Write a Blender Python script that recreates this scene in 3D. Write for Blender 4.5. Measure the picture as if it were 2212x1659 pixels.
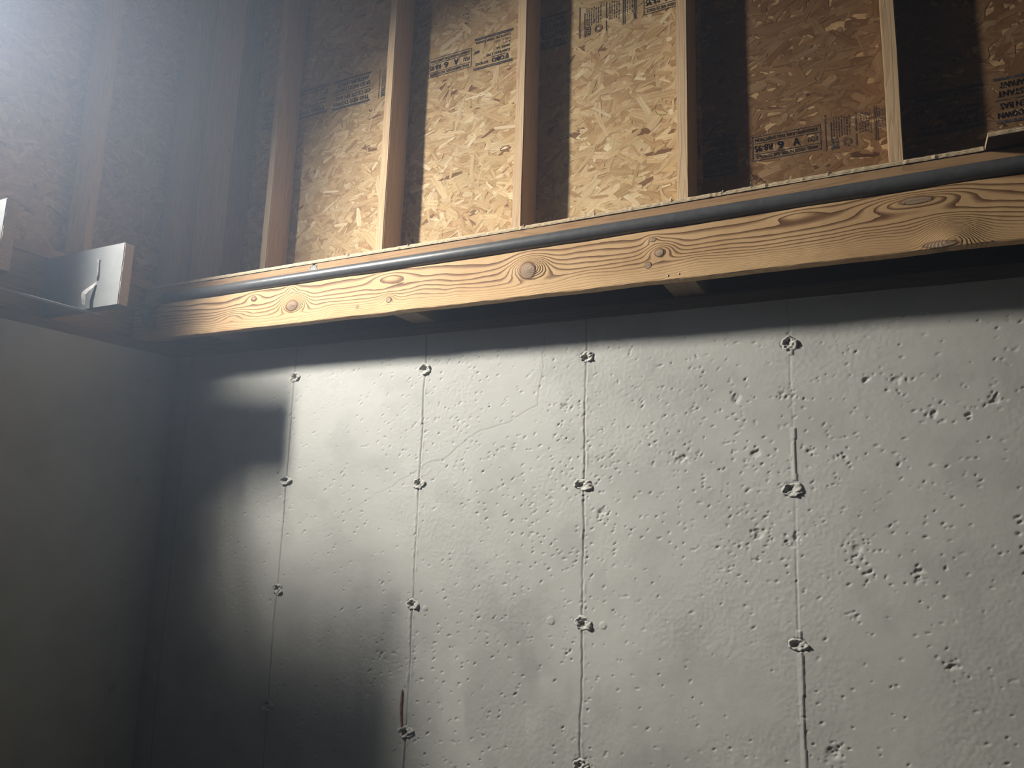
import bpy, bmesh, math, random
import numpy as np
from mathutils import Matrix, Vector

for o in list(bpy.data.objects): bpy.data.objects.remove(o, do_unlink=True)
SC = bpy.context.scene
COL = SC.collection
random.seed(7); RNG = np.random.default_rng(11)

# ------------------------------------------------------------------ camera
cam_d = bpy.data.cameras.new('camera'); cam = bpy.data.objects.new('camera', cam_d); COL.objects.link(cam)
CX, CU, CF = Vector((0.889895, 0.455087, 0.031358)), Vector((0.050714, -0.167015, 0.984649)), Vector((-0.453338, 0.874644, 0.171705))
cam.matrix_world = Matrix(((CX[0], CU[0], -CF[0], 2.77576), (CX[1], CU[1], -CF[1], -2.15914), (CX[2], CU[2], -CF[2], -0.62225), (0, 0, 0, 1)))
cam_d.sensor_fit = 'HORIZONTAL'; cam_d.sensor_width = 36.0; cam_d.lens = 36.0 * 1608.99 / 2212.0
cam_d.clip_start = 0.02
SC.camera = cam

# ------------------------------------------------------------------ dim sky outside, the flood lamp that lights the corner, exposure
W = bpy.data.worlds.new('sky'); SC.world = W; W.use_nodes = True
bg = W.node_tree.nodes['Background']
bg.inputs[0].default_value = (0.6, 0.75, 1.0, 1); bg.inputs[1].default_value = 0.02
vol = W.node_tree.nodes.new('ShaderNodeVolumeScatter'); vol.inputs['Color'].default_value = (.60, .74, 1.0, 1); vol.inputs['Density'].default_value = .085; vol.inputs['Anisotropy'].default_value = .62   # bluish haze added to imitate the veil of lens glare
W.node_tree.links.new(vol.outputs[0], W.node_tree.nodes['World Output'].inputs['Volume'])
SC.cycles.volume_bounces = 0
LAMP, AIM = Vector((-.27, -1.62, 1.25)), Vector((1.78, 0, -.40))
LZ = (LAMP - AIM).normalized(); LX = Vector((0, 0, 1)).cross(LZ).normalized(); LY = LZ.cross(LX)
LAMP_M = Matrix(((LX[0], LY[0], LZ[0], LAMP[0]), (LX[1], LY[1], LZ[1], LAMP[1]), (LX[2], LY[2], LZ[2], LAMP[2]), (0, 0, 0, 1)))
ld = bpy.data.lights.new('flood_lamp_light', 'AREA'); ld.shape = 'RECTANGLE'; ld.size = .14; ld.size_y = .32
ld.energy = 46.0; ld.spread = math.radians(78); ld.color = (1.0, .995, .98)
lamp_light = bpy.data.objects.new('flood_lamp_light', ld); COL.objects.link(lamp_light); lamp_light.matrix_world = LAMP_M
SC.view_settings.view_transform = 'Standard'; SC.view_settings.look = 'None'
SC.view_settings.exposure = 0.0; SC.view_settings.gamma = 1.0; SC.view_settings.use_curve_mapping = False
SC.cycles.use_denoising = True
SC.cycles.max_bounces = 4; SC.cycles.diffuse_bounces = 3; SC.cycles.glossy_bounces = 2; SC.cycles.transparent_max_bounces = 6
SC.cycles.use_adaptive_sampling = True; SC.cycles.adaptive_threshold = .08; SC.cycles.adaptive_min_samples = 12
SC.cycles.caustics_reflective = False; SC.cycles.caustics_refractive = False

# ------------------------------------------------------------------ helpers
def tag(o, label=None, cat=None, group=None, kind=None):
    if label: o['label'] = label
    if cat: o['category'] = cat
    if group: o['group'] = group
    if kind: o['kind'] = kind
    return o
def link(name, me, mat=None, parent=None):
    o = bpy.data.objects.new(name, me); COL.objects.link(o)
    if mat is not None and len(me.materials) == 0: me.materials.append(mat)
    if parent is not None: o.parent = parent
    return o
def empty(name, loc=(0, 0, 0)):
    o = bpy.data.objects.new(name, None); COL.objects.link(o); o.location = loc; o.empty_display_size = .05
    return o
def shade_smooth(me, v=True):
    me.polygons.foreach_set('use_smooth', [v] * len(me.polygons))
def box_bm(bm, a, b):
    x0, y0, z0 = a; x1, y1, z1 = b
    vs = [bm.verts.new(p) for p in ((x0,y0,z0),(x1,y0,z0),(x1,y1,z0),(x0,y1,z0),(x0,y0,z1),(x1,y0,z1),(x1,y1,z1),(x0,y1,z1))]
    for f in ((0,3,2,1),(4,5,6,7),(0,1,5,4),(1,2,6,5),(2,3,7,6),(3,0,4,7)): bm.faces.new([vs[i] for i in f])
    return vs
def to_mesh(bm, name):
    me = bpy.data.meshes.new(name); bmesh.ops.recalc_face_normals(bm, faces=bm.faces); bm.to_mesh(me); bm.free(); return me
def lumber(name, a, b, mat, parent=None, bevel=.003, wob=0.0, seg=2, cuts=0, axis=0):
    """a sawn board with eased edges; cuts + wob make its long edges slightly uneven"""
    bm = bmesh.new(); box_bm(bm, a, b)
    if cuts:
        ed = [e for e in bm.edges if abs((e.verts[0].co - e.verts[1].co)[axis]) > 1e-6]
        bmesh.ops.subdivide_edges(bm, edges=ed, cuts=cuts, use_grid_fill=True)
    if bevel:
        long_e = [e for e in bm.edges if len(e.link_faces) == 2 and e.calc_face_angle() > 1.0]
        bmesh.ops.bevel(bm, geom=long_e, offset=bevel, segments=seg, affect='EDGES', profile=.6)
    if wob:
        for v in bm.verts:
            t = v.co[axis]
            for k in range(3):
                if k != axis: v.co[k] += wob * (math.sin(t * 7.3 + k * 2 + v.co[(k + 1) % 3] * 9) * .5 + math.sin(t * 23.1 + k) * .3 + random.uniform(-.25, .25))
    return link(name, to_mesh(bm, name), mat, parent)
def tube_mesh(name, pts, rad, n=16, cap=True):
    """swept tube along a polyline (smooth points given); rad scalar or list"""
    pts = [Vector(p) for p in pts]; bm = bmesh.new(); rings = []
    up = None
    for i, p in enumerate(pts):
        t = (pts[min(i + 1, len(pts) - 1)] - pts[max(i - 1, 0)]).normalized()
        if up is None:
            up = Vector((0, 0, 1)) if abs(t.z) < .9 else Vector((1, 0, 0))
        s = t.cross(up).normalized(); up = s.cross(t).normalized()
        rr = rad[i] if isinstance(rad, (list, tuple)) else rad
        rings.append([bm.verts.new(p + (s * math.cos(2 * math.pi * k / n) + up * math.sin(2 * math.pi * k / n)) * rr) for k in range(n)])
    for a, b in zip(rings, rings[1:]):
        for k in range(n): bm.faces.new((a[k], a[(k + 1) % n], b[(k + 1) % n], b[k]))
    if cap: bm.faces.new(rings[0][::-1]); bm.faces.new(rings[-1])
    me = to_mesh(bm, name); shade_smooth(me); return me

# ---- node helper: arithmetic on sockets
class S:
    def __init__(s, nt, sock): s.nt, s.k = nt, sock
    def _m(s, op, b=None, c=None, clamp=False):
        n = s.nt.nodes.new('ShaderNodeMath'); n.operation = op; n.use_clamp = clamp
        for i, v in enumerate((s, b, c)):
            if v is None: continue
            if isinstance(v, S): s.nt.links.new(v.k, n.inputs[i])
            else: n.inputs[i].default_value = v
        return S(s.nt, n.outputs[0])
    def __add__(s, o): return s._m('ADD', o)
    def __sub__(s, o): return s._m('SUBTRACT', o)
    def __mul__(s, o): return s._m('MULTIPLY', o)
    def __truediv__(s, o): return s._m('DIVIDE', o)
    __radd__ = __add__; __rmul__ = __mul__
    def exp(s): return s._m('EXPONENT')
    def tanh(s): return s._m('TANH')
    def fract(s): return s._m('FRACT')
    def abs(s): return s._m('ABSOLUTE')
    def sqrt(s): return s._m('SQRT')
    def clamp(s): return s._m('ADD', 0.0, clamp=True)
    def max(s, o): return s._m('MAXIMUM', o)
    def min(s, o): return s._m('MINIMUM', o)
    def smooth(s, a, b, lo=0.0, hi=1.0):
        n = s.nt.nodes.new('ShaderNodeMapRange'); n.interpolation_type = 'SMOOTHSTEP'
        s.nt.links.new(s.k, n.inputs['Value'])
        n.inputs['From Min'].default_value = a; n.inputs['From Max'].default_value = b
        n.inputs['To Min'].default_value = lo; n.inputs['To Max'].default_value = hi
        return S(s.nt, n.outputs[0])
class M:
    def __init__(s, name, rough=.8, spec=.25):
        s.mat = bpy.data.materials.new(name); s.mat.use_nodes = True; s.nt = s.mat.node_tree
        s.b = s.nt.nodes['Principled BSDF']; s.b.inputs['Roughness'].default_value = rough
        s.b.inputs['Specular IOR Level'].default_value = spec
    def coord(s, which='Object', scale=None, off=None):
        n = s.nt.nodes.new('ShaderNodeTexCoord'); k = n.outputs[which]
        if scale is not None or off is not None:
            m = s.nt.nodes.new('ShaderNodeMapping'); s.nt.links.new(k, m.inputs[0])
            if scale is not None: m.inputs['Scale'].default_value = scale
            if isinstance(off, S): s.nt.links.new(off.k, m.inputs['Location'])
            elif off is not None: m.inputs['Location'].default_value = off
            k = m.outputs[0]
        return k
    def sep(s, k):
        n = s.nt.nodes.new('ShaderNodeSeparateXYZ'); s.nt.links.new(k, n.inputs[0]); return [S(s.nt, o) for o in n.outputs]
    def comb(s, x, y, z):
        n = s.nt.nodes.new('ShaderNodeCombineXYZ')
        for i, v in enumerate((x, y, z)):
            if isinstance(v, S): s.nt.links.new(v.k, n.inputs[i])
            else: n.inputs[i].default_value = v
        return n.outputs[0]
    def rnd(s):
        n = s.nt.nodes.new('ShaderNodeObjectInfo'); return S(s.nt, n.outputs['Random'])
    def noise(s, k, scale, detail=3, rough=.5, dist=0.0):
        n = s.nt.nodes.new('ShaderNodeTexNoise'); s.nt.links.new(k, n.inputs['Vector'])
        n.inputs['Scale'].default_value = scale; n.inputs['Detail'].default_value = detail
        n.inputs['Roughness'].default_value = rough; n.inputs['Distortion'].default_value = dist
        return S(s.nt, n.outputs[0])
    def vor(s, k, scale, feat='F1', rnd=1.0):
        n = s.nt.nodes.new('ShaderNodeTexVoronoi'); n.feature = feat; s.nt.links.new(k, n.inputs['Vector'])
        n.inputs['Scale'].default_value = scale; n.inputs['Randomness'].default_value = rnd
        return S(s.nt, n.outputs['Distance'])
    def attr(s, name, out='Color'):
        n = s.nt.nodes.new('ShaderNodeAttribute'); n.attribute_name = name; return n.outputs[out]
    def mix(s, f, a, b, mode='MIX'):
        n = s.nt.nodes.new('ShaderNodeMix'); n.data_type = 'RGBA'; n.blend_type = mode
        for i, v in ((0, f), (6, a), (7, b)):
            if isinstance(v, S): s.nt.links.new(v.k, n.inputs[i])
            elif isinstance(v, bpy.types.NodeSocket): s.nt.links.new(v, n.inputs[i])
            elif i == 0: n.inputs[i].default_value = v
            else: n.inputs[i].default_value = tuple(v) + (1,) if len(v) == 3 else v
        return n.outputs[2]
    def col(s, k):
        if isinstance(k, bpy.types.NodeSocket): s.nt.links.new(k, s.b.inputs['Base Color'])
        else: s.b.inputs['Base Color'].default_value = tuple(k) + (1,)
        return s
    def bump(s, h, dist=.002, strength=1.0):
        n = s.nt.nodes.new('ShaderNodeBump'); n.inputs['Distance'].default_value = dist; n.inputs['Strength'].default_value = strength
        s.nt.links.new(h.k, n.inputs['Height']); s.nt.links.new(n.outputs[0], s.b.inputs['Normal']); return s
    def rough(s, h): s.nt.links.new(h.k, s.b.inputs['Roughness']); return s

# ------------------------------------------------------------------ materials
def wood(name, light, dark, axis=2, fine=1.0, knots=.5, rough=.75):
    """sawn softwood, grain along the given object axis"""
    m = M(name, rough, .2); r = m.rnd()
    sc = [14, 14, 14]; sc[axis] = .55
    off = m.comb(r * 7.0, r * 11.0, r * 13.0)
    n1 = m.nt.nodes.new('ShaderNodeMapping'); m.nt.links.new(m.coord(), n1.inputs[0]); n1.inputs['Scale'].default_value = sc
    m.nt.links.new(off, n1.inputs['Location']); k = n1.outputs[0]
    g = m.noise(k, 2.2, 1, .5, 0); rings = (g * 9.0).fract()
    line = rings.smooth(.55, .95) * rings.smooth(1.0, .96)
    f = m.noise(k, 14.0 * fine, 1, .6)
    c = m.mix(line * .5, light, dark)
    c = m.mix(f.smooth(.35, .75) * .28, c, dark)
    sk = [5.0, 5.0, 5.0]; sk[axis] = 3.0
    n2 = m.nt.nodes.new('ShaderNodeMapping'); m.nt.links.new(m.coord(), n2.inputs[0]); n2.inputs['Scale'].default_value = sk
    m.nt.links.new(off, n2.inputs['Location'])
    kn = m.vor(n2.outputs[0], 1.0)
    c = m.mix(kn.smooth(.10, .04) * knots, c, (dark[0] * .55, dark[1] * .45, dark[2] * .4))
    c = m.mix(m.noise(n2.outputs[0], 1.4, 1).smooth(.35, .7) * .25, c, (light[0] * .72, light[1] * .66, light[2] * .62))
    m.col(c); m.bump(line * -.5 + f * .5, .0012, .6)
    return m.mat
M_STUD = wood('stud_pine', (.62, .46, .29), (.40, .25, .13), 2)
M_PLATE_X = wood('plate_pine_along_x', (.50, .36, .22), (.30, .18, .09), 0)
M_PLATE_Y = wood('plate_pine_along_y', (.50, .36, .22), (.30, .18, .09), 1)
M_RAIL = wood('rail_brown', (.40, .255, .14), (.24, .13, .065), 0, 1.4, .2)
M_BLOCK = wood('block_brown', (.30, .22, .145), (.20, .13, .08), 1, 1, .2)
M_SILL = wood('sill_old', (.20, .16, .12), (.10, .08, .06), 0, 1, .2)
M_SILL_Y = wood('sill_old_y', (.20, .16, .12), (.10, .08, .06), 1, 1, .2)
M_JOISTEND = wood('joist_end_grain', (.56, .44, .34), (.40, .28, .2), 0, 2.0, 0)

def plank_material():
    m = M('plank_cathedral_grain', .62, .25)
    x, y, z = m.sep(m.coord())
    u = (z - .042) * (1 / .150)
    n1 = m.noise(m.comb(x * 1.9, y * 2.0, z * 6.0), 1.0, 2, .5)
    n2 = m.noise(m.comb(x * 9.0, y * 5.0, z * 26.0), 1.0, 2, .5)
    n3 = m.noise(m.comb(x * 45.0, y * 20, z * 170.0), 1.0, 2, .6)
    w = u + (n1 - .5) * .60 + (n2 - .5) * .075 + (n3 - .5) * .014
    # growth rings swell over each knot: (x, z, reach in x, reach in z, swell)
    KN = [(.822, .125, .060, .034, .50), (1.795, .140, .062, .036, .56), (2.210, .138, .046, .028, .34), (1.259, .094, .030, .018, .14),
          (.618, .163, .040, .020, .20), (2.854, .172, .12, .022, .36), (1.263, .168, .085, .022, .26), (2.574, .179, .07, .014, .20),
          (2.925, .075, .060, .045, .34), (.809, .176, .024, .016, .22), (2.185, .170, .022, .012, .2), (.50, .10, .08, .03, .16)]
    for (kx, kz, sx, sz, a) in KN:
        dx = (x - kx) * (1 / sx); dz = (z - kz) * (1 / sz)
        w = w - (dx * dx * -1.0 - dz * dz).exp() * a
    F = ((w * -2.3).exp() * -1.0 + 1.0) * 13.5 + w * 1.5
    fr = F.fract()
    line = fr.smooth(.42, .94) * fr.smooth(1.0, .965)
    con = u.smooth(.16, .42, .22, 1.0)
    fib = m.noise(m.comb(x * 30, y * 30, z * 420), 1.0, 2, .6)
    tone = m.noise(m.comb(x * 3, 0.0, z * 10), 1.0, 2)
    c = m.mix(tone.smooth(.3, .7), (.60, .405, .215), (.52, .335, .17))
    c = m.mix(fib.smooth(.35, .8) * .22, c, (.36, .20, .09))
    c = m.mix(line * con * .95, c, (.13, .058, .024))
    relief = line * -.9 + fib * .35
    for (kx, kz, rx, rz) in ((.815, .111, .025, .019), (1.786, .124, .026, .026), (2.205, .127, .013, .012), (2.171, .093, .010, .009),
                             (1.259, .086, .010, .009), (1.124, .075, .006, .006), (.618, .161, .011, .009), (2.854, .172, .035, .009),
                             (2.185, .168, .010, .006), (2.90, .052, .035, .008)):
        dx = (x - kx) * (1 / rx); dz = (z - kz) * (1 / rz)
        d = (dx * dx + dz * dz).sqrt() + (n2 - .5) * .35
        ring = (d * 3.2 + n3 * .6).fract().smooth(.5, .95)
        kc = m.mix(ring * .45, (.33, .235, .16), (.20, .13, .085))
        c = m.mix(d.smooth(1.35, 1.0) * .9, c, (.14, .065, .028))
        c = m.mix(d.smooth(1.02, .86), c, kc)
        relief = relief + d.smooth(1.1, .85) * .8
    m.col(c); m.bump(relief, .0022, .8)
    return m.mat
M_PLANK = plank_material()

def concrete(name, base=(.49, .50, .485), relief=True):
    """grey cement; 'tone' and 'dirt' come with the relief mesh, the rest is fine grain"""
    m = M(name, .9, .15); k = m.coord()
    fine = m.noise(k, 75.0, 2, .65)
    if relief:
        t = S(m.nt, m.attr('tone', 'Fac')); col = m.mix(t, base, tuple(v * .62 for v in base))
        col = m.mix(fine.smooth(.5, .8) * .16, col, tuple(min(1, v * 1.25) for v in base))
        col = m.mix(S(m.nt, m.attr('dirt', 'Fac')), col, (.10, .095, .085))
    else:
        col = m.mix(m.noise(k, 4.0, 2, .6).smooth(.35, .7) * .4, base, tuple(v * .7 for v in base))
    m.col(col); m.bump(fine, .0010, .5)
    return m.mat
M_CONC = concrete('poured_concrete')
M_CONC_SIDE = concrete('poured_concrete_side', relief=False)
M_TIE = concrete('tie_concrete', (.46, .46, .44))

def osb_material(name='osb_strands', tint=(1, 1, 1)):
    m = M(name, .7, .25)
    uv = m.nt.nodes.new('ShaderNodeUVMap'); uv.uv_map = 'grain'
    ux, uy, _ = m.sep(uv.outputs[0])
    g = m.noise(m.comb(ux * 6.0, uy * 160.0, 0.0), 1.0, 2, .6)
    big = m.noise(m.coord(), 5.0, 3)
    c = m.mix(1.0, m.attr('strand'), m.mix(g.smooth(.25, .8), (1, 1, 1), (.70, .62, .55)), 'MULTIPLY')
    c = m.mix(big.smooth(.4, .7) * .22, c, (.42, .26, .14))
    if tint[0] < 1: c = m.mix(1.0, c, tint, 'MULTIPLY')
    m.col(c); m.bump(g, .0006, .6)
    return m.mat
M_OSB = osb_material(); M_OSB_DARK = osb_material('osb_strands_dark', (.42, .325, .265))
def osb_panel_material():
    m = M('osb_panel_face', .75, .2); k = m.coord()
    a = m.noise(m.comb(*[v * s for v, s in zip(m.sep(k), (16, 16, 45))]), 1.0, 3, .6, 1.0)
    m.col(m.mix(a.smooth(.3, .7), (.52, .35, .19), (.36, .22, .11))); m.bump(a, .001, .4)
    return m.mat
M_OSBP = osb_panel_material()
def ink():
    m = M('stamp_ink', .8, .1); n = m.noise(m.coord(), 160.0, 3, .7)
    m.col(m.mix(n.smooth(.45, .75), (.050, .045, .055), (.19, .145, .11)))
    return m.mat
M_INK = ink()
def ply_edge():
    m = M('plywood_edge', .8, .15); x, y, z = m.sep(m.coord())
    lay = ((z - .2795) * (1 / .0045)).fract(); n = m.noise(m.comb(x * 60, y * 60, z * 500), 1.0, 3, .6)
    c = m.mix(lay.smooth(.40, .55) * lay.smooth(1.0, .9), (.68, .58, .42), (.42, .30, .18))
    m.col(m.mix(n.smooth(.45, .8) * .4, c, (.38, .27, .16))); m.bump(n, .0018, .8)
    return m.mat
M_PLY = ply_edge(); M_PLYSHADE = wood('plywood_painted_shade', (.115, .075, .05), (.07, .045, .03), 0, 1, .2)
def simple(name, c, rough=.6, spec=.3, var=.12, scale=30, metal=0.0, bump=.0005):
    m = M(name, rough, spec); m.b.inputs['Metallic'].default_value = metal
    n = m.noise(m.coord(), scale, 3, .6)
    m.col(m.mix(n.smooth(.3, .75), tuple(min(1, v * (1 + var)) for v in c), tuple(v * (1 - 2 * var) for v in c)))
    if bump: m.bump(n, bump, .5)
    return m.mat
M_PIPE = simple('pipe_dark_grey', (.090, .094, .100), .34, .5, .10, 60, 0, .0003)
M_FITTING = simple('pipe_fitting_grey', (.15, .15, .155), .5, .4, .12, 60)
M_PRIMER = simple('grey_primer', (.165, .172, .176), .6, .3, .05, 18, 0, .0004)
M_BEAD = simple('dried_adhesive', (.25, .245, .235), .5, .4, .2, 90, 0, .001)
M_NAIL = simple('nail_steel', (.55, .54, .52), .35, .5, .1, 80, .7)
M_RUST = simple('rusted_sliver', (.25, .12, .06), .9, .1, .3, 70, 0, .001)
M_CABLE = simple('cable_sheath', (.26, .26, .27), .5, .4, .05, 40)
M_PLAIN = simple('unpainted_board', (.34, .29, .24), .9, .1, .06, 4, 0, 0)
M_FLOOR = simple('floor_concrete', (.28, .27, .26), .9, .1, .08, 4, 0, 0)

# ------------------------------------------------------------------ layout constants (metres; main wall y = 0, left wall x = 0, top of concrete z = 0)
YS, YO = .082, .205            # stud fronts, OSB face
XS, XO = -.082, -.205          # the same on the left wall
ST0, SP = .3675, .6096         # first stud, spacing
SEAM0, TZ0, TDZ = .6988, -.1263, .4033
ZF, ZC = -2.35, 2.45           # floor, ceiling
XR, YB = 4.9, -4.4             # far right wall, wall behind the camera
PB, PT = .042, .279            # ledge bottom and top
PF, PK = -.168, -.130          # ledge plank front / back

# ------------------------------------------------------------------ concrete main wall: a fine relief with seams, pits and a crack
def seg_dist(X, Z, pts):
    d = np.full(X.shape, 9.0, np.float32)
    for (x0, z0), (x1, z1) in zip(pts, pts[1:]):
        dx, dz = x1 - x0, z1 - z0; L = dx * dx + dz * dz
        t = np.clip(((X - x0) * dx + (Z - z0) * dz) / L, 0, 1)
        d = np.minimum(d, np.hypot(X - x0 - t * dx, Z - z0 - t * dz))
    return d
def vnoise(X, Z, s, seed):
    r = np.random.default_rng(seed).random((257, 257)).astype(np.float32)
    a, b = X * s, Z * s; i, j = np.floor(a).astype(int), np.floor(b).astype(int); fa, fb = a - i, b - j
    fa = fa * fa * (3 - 2 * fa); fb = fb * fb * (3 - 2 * fb); i %= 256; j %= 256
    return (r[i, j] * (1 - fa) + r[i + 1, j] * fa) * (1 - fb) + (r[i, j + 1] * (1 - fa) + r[i + 1, j + 1] * fa) * fb - .5
TIES = [(k, i) for k in range(4) for i in range(4)]
def tie_pos(k, i):
    jit = random.Random(k * 10 + i)
    return SEAM0 + k * SP + jit.uniform(-.004, .004), TZ0 - i * TDZ + jit.uniform(-.006, .006)
def build_main_concrete():
    x0, x1, z0, z1, st = 0.0, 3.18, -1.78, 0.0, .0027
    nx, nz = int((x1 - x0) / st) + 1, int((z1 - z0) / st) + 1
    xs = np.linspace(x0, x1, nx, dtype=np.float32); zs = np.linspace(z0, z1, nz, dtype=np.float32)
    X, Z = np.meshgrid(xs, zs)                          # rows z
    H = vnoise(X, Z, 3.1, 1) * .0025 + vnoise(X, Z, 14, 2) * .0008 + vnoise(X, Z, 55, 3) * .0003
    D = np.zeros_like(X)
    patch = np.clip(vnoise(X, Z, 5.5, 5) * 3 + .25 + (X > 1.2) * .25, 0, 1)
    H += vnoise(X, Z, 150, 4) * .0007 * patch
    # panel seams
    for k in range(4):
        sx = SEAM0 + k * SP
        wob = vnoise(Z * 0 + k * 3.3, Z, 9, 20 + k) * .006 + vnoise(Z * 0 + k * 7.1, Z, 60, 30 + k) * (.003 if k == 2 else .0012)
        d = np.abs(X - sx - wob)
        H += np.where(X > sx, .0008, 0) * (k in (1, 3)) * np.exp(-np.clip(X - sx, 0, 9) * 6)
        if k < 3:
            gap = np.clip(vnoise(Z * 0 + 5 + k, Z, 5, 40 + k) * 3 + 1.1, .62, 1)
            H -= np.exp(-(d / .0019) ** 2) * .0032 * gap
            D = np.maximum(D, np.exp(-(d / .0021) ** 2) * .80 * gap)
            H += np.exp(-((d - .007) / .004) ** 2) * .0012 * vnoise(X, Z, 70, 50 + k).clip(0) * 3
        else:
            on = ((Z < -.366) & (Z > -.51)) | (Z < -.90) | ((Z < -.14) & (Z > -.16))
            H += np.where(d < .0062, .0026, 0) * on
            D = np.maximum(D, np.exp(-((d - .0066) / .0022) ** 2) * .42 * on)
            H -= np.exp(-(d / .002) ** 2) * .0015 * (~on); D = np.maximum(D, np.exp(-(d / .003) ** 2) * .16 * (~on))
    d = np.abs(X - .10 - vnoise(Z * 0, Z, 5, 77) * .01); H -= np.exp(-(d / .006) ** 2) * .004; D = np.maximum(D, np.exp(-(d / .010) ** 2) * .22)
    # hairline crack
    CR = [(1.774,-.051),(1.767,-.144),(1.754,-.235),(1.750,-.257),(1.755,-.268),(1.668,-.318),(1.547,-.351),(1.477,-.389),(1.406,-.443),(1.323,-.466),(1.239,-.515),(1.142,-.564),(1.023,-.624),(.9,-.685),(.772,-.741)]
    R2 = random.Random(3); pts = []
    for a, b in zip(CR, CR[1:]):
        n = max(1, int(math.dist(a, b) / .018))
        for i in range(n): pts.append((a[0] + (b[0] - a[0]) * i / n + R2.uniform(-.004, .004), a[1] + (b[1] - a[1]) * i / n + R2.uniform(-.004, .004)))
    pts.append(CR[-1])
    ix0, ix1 = np.searchsorted(xs, .7), np.searchsorted(xs, 1.82); iz0 = np.searchsorted(zs, -.8)
    sl = (slice(iz0, None), slice(ix0, ix1)); d = seg_dist(X[sl], Z[sl], pts)
    fade = np.clip((X[sl] - .75) * 1.6, .15, 1)
    H[sl] -= np.exp(-(d / .0017) ** 2) * .0008 * fade; D[sl] = np.maximum(D[sl], np.exp(-(d / .0017) ** 2) * .30 * fade)
    # bug holes and spalls
    def pit(px, pz, rx, rz, dep, ang=0.0, dirt=0.0):
        m = max(rx, rz) * 2.2
        a0, a1 = np.searchsorted(xs, px - m), np.searchsorted(xs, px + m); b0, b1 = np.searchsorted(zs, pz - m), np.searchsorted(zs, pz + m)
        if a1 <= a0 or b1 <= b0: return
        q = (slice(b0, b1), slice(a0, a1)); ca, sa = math.cos(ang), math.sin(ang)
        u = ((X[q] - px) * ca + (Z[q] - pz) * sa) / rx; v = (-(X[q] - px) * sa + (Z[q] - pz) * ca) / rz
        rr = np.hypot(u, v); e = 1 / (1 + np.exp((rr - 1) * 7))
        H[q] -= e * dep
        if dirt: D[q] = np.maximum(D[q], e * dirt)
    R = random.Random(5)
    BIG = [(2.379,-.277,12),(2.786,-.245,10),(2.868,-.337,9),(3.004,-.306,8),(2.222,-.447,14),(2.428,-.436,12),(2.57,-.43,8),(2.433,-.657,10),(2.528,-.659,8),(2.676,-.682,10),(2.692,-.745,7),(2.874,-.95,9),(3.033,-.604,6),(2.599,-1.189,14),(1.851,-.281,9),(1.87,-1.029,5),(1.976,-.607,12),(1.193,-1.102,5),(2.944,-.342,5),(2.715,-.241,6),(2.504,-.269,6),(2.533,-.277,6),(2.81,-.732,8),(2.656,-.447,6)]
    for (px, pz, r) in BIG:
        rr = r * .00105
        pit(px, pz, rr, rr * R.uniform(.5, .9), .0032, R.uniform(.2, .9))
        for _ in range(int(r * 1.3)): pit(px + R.gauss(0, rr * 2), pz + R.gauss(0, rr * 1.8), R.uniform(.002, .006), R.uniform(.002, .004), R.uniform(.001, .003), R.uniform(0, 1))
    for _ in range(3200):                                 # clustered small holes
        px, pz = R.uniform(.05, 3.17), R.uniform(-1.7, -.03)
        if R.random() > .25 + .75 * float(np.clip(math.sin(px * 5.1 + 1) * math.sin(pz * 6.3 + px * 2) + .35, 0, 1)): continue
        s = R.choice((.0022, .0026, .003, .0035, .0042)); pit(px, pz, s * R.uniform(1, 1.8), s * .75, R.uniform(.0009, .0024), R.uniform(0, .9))
    for (cx_, cz_, sx_, sz_, n) in ((1.95, -.42, .16, .14, 170), (1.35, -.36, .18, .16, 120), (2.40, -.66, .10, .06, 60), (1.75, -.62, .2, .1, 100), (2.3, -.3, .12, .12, 80), (2.75, -.5, .25, .25, 120), (1.6, -1.15, .25, .2, 90)):
        for _ in range(n): pit(R.gauss(cx_, sx_), R.gauss(cz_, sz_), R.uniform(.003, .007), R.uniform(.0018, .003), R.uniform(.0010, .0026), R.uniform(.1, .9))
    for (px, pz, r) in ((1.816, -.938, .012), (1.984, -.938, .010), (1.36, -.94, .008)):   # plastic-disc marks: proud discs
        rr = np.hypot(X - px, (Z - pz)); H += np.where(rr < r, .0018, 0)
    # recess behind each tie patch
    for k, i in TIES:
        px, pz = tie_pos(k, i); rr = np.hypot((X - px) / .026, (Z - pz) / .018); H -= .012 / (1 + np.exp((rr - .82) * 14))
    co = np.empty((nz, nx, 3), np.float32); co[..., 0] = X; co[..., 1] = -H; co[..., 2] = Z
    idx = np.arange(nx * nz, dtype=np.int32).reshape(nz, nx)
    q = np.stack((idx[:-1, :-1], idx[:-1, 1:], idx[1:, 1:], idx[1:, :-1]), -1).reshape(-1, 4)
    me = bpy.data.meshes.new('wall_back')
    me.vertices.add(nx * nz); me.vertices.foreach_set('co', co.ravel())
    me.loops.add(q.size); me.loops.foreach_set('vertex_index', q.ravel())
    me.polygons.add(len(q)); me.polygons.foreach_set('loop_start', np.arange(0, q.size, 4, dtype=np.int32))
    me.update(calc_edges=True); me.polygons.foreach_set('use_smooth', np.ones(len(q), bool))
    at = me.attributes.new('dirt', 'FLOAT', 'POINT'); at.data.foreach_set('value', np.clip(D, 0, 1).ravel().astype(np.float32))
    def fbm(s_, seed): return vnoise(X, Z, s_, seed) + .5 * vnoise(X, Z, s_ * 2.1, seed + 1) + .25 * vnoise(X, Z, s_ * 4.3, seed + 2) + .12 * vnoise(X, Z, s_ * 9, seed + 3)
    sm = lambda v, a, b: np.clip((v - a) / (b - a), 0, 1) ** 2 * (3 - 2 * np.clip((v - a) / (b - a), 0, 1))
    T = .28 * sm(fbm(1.9, 81), -.25, .4) + .22 * sm(fbm(8.5, 85), -.05, .5)
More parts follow.
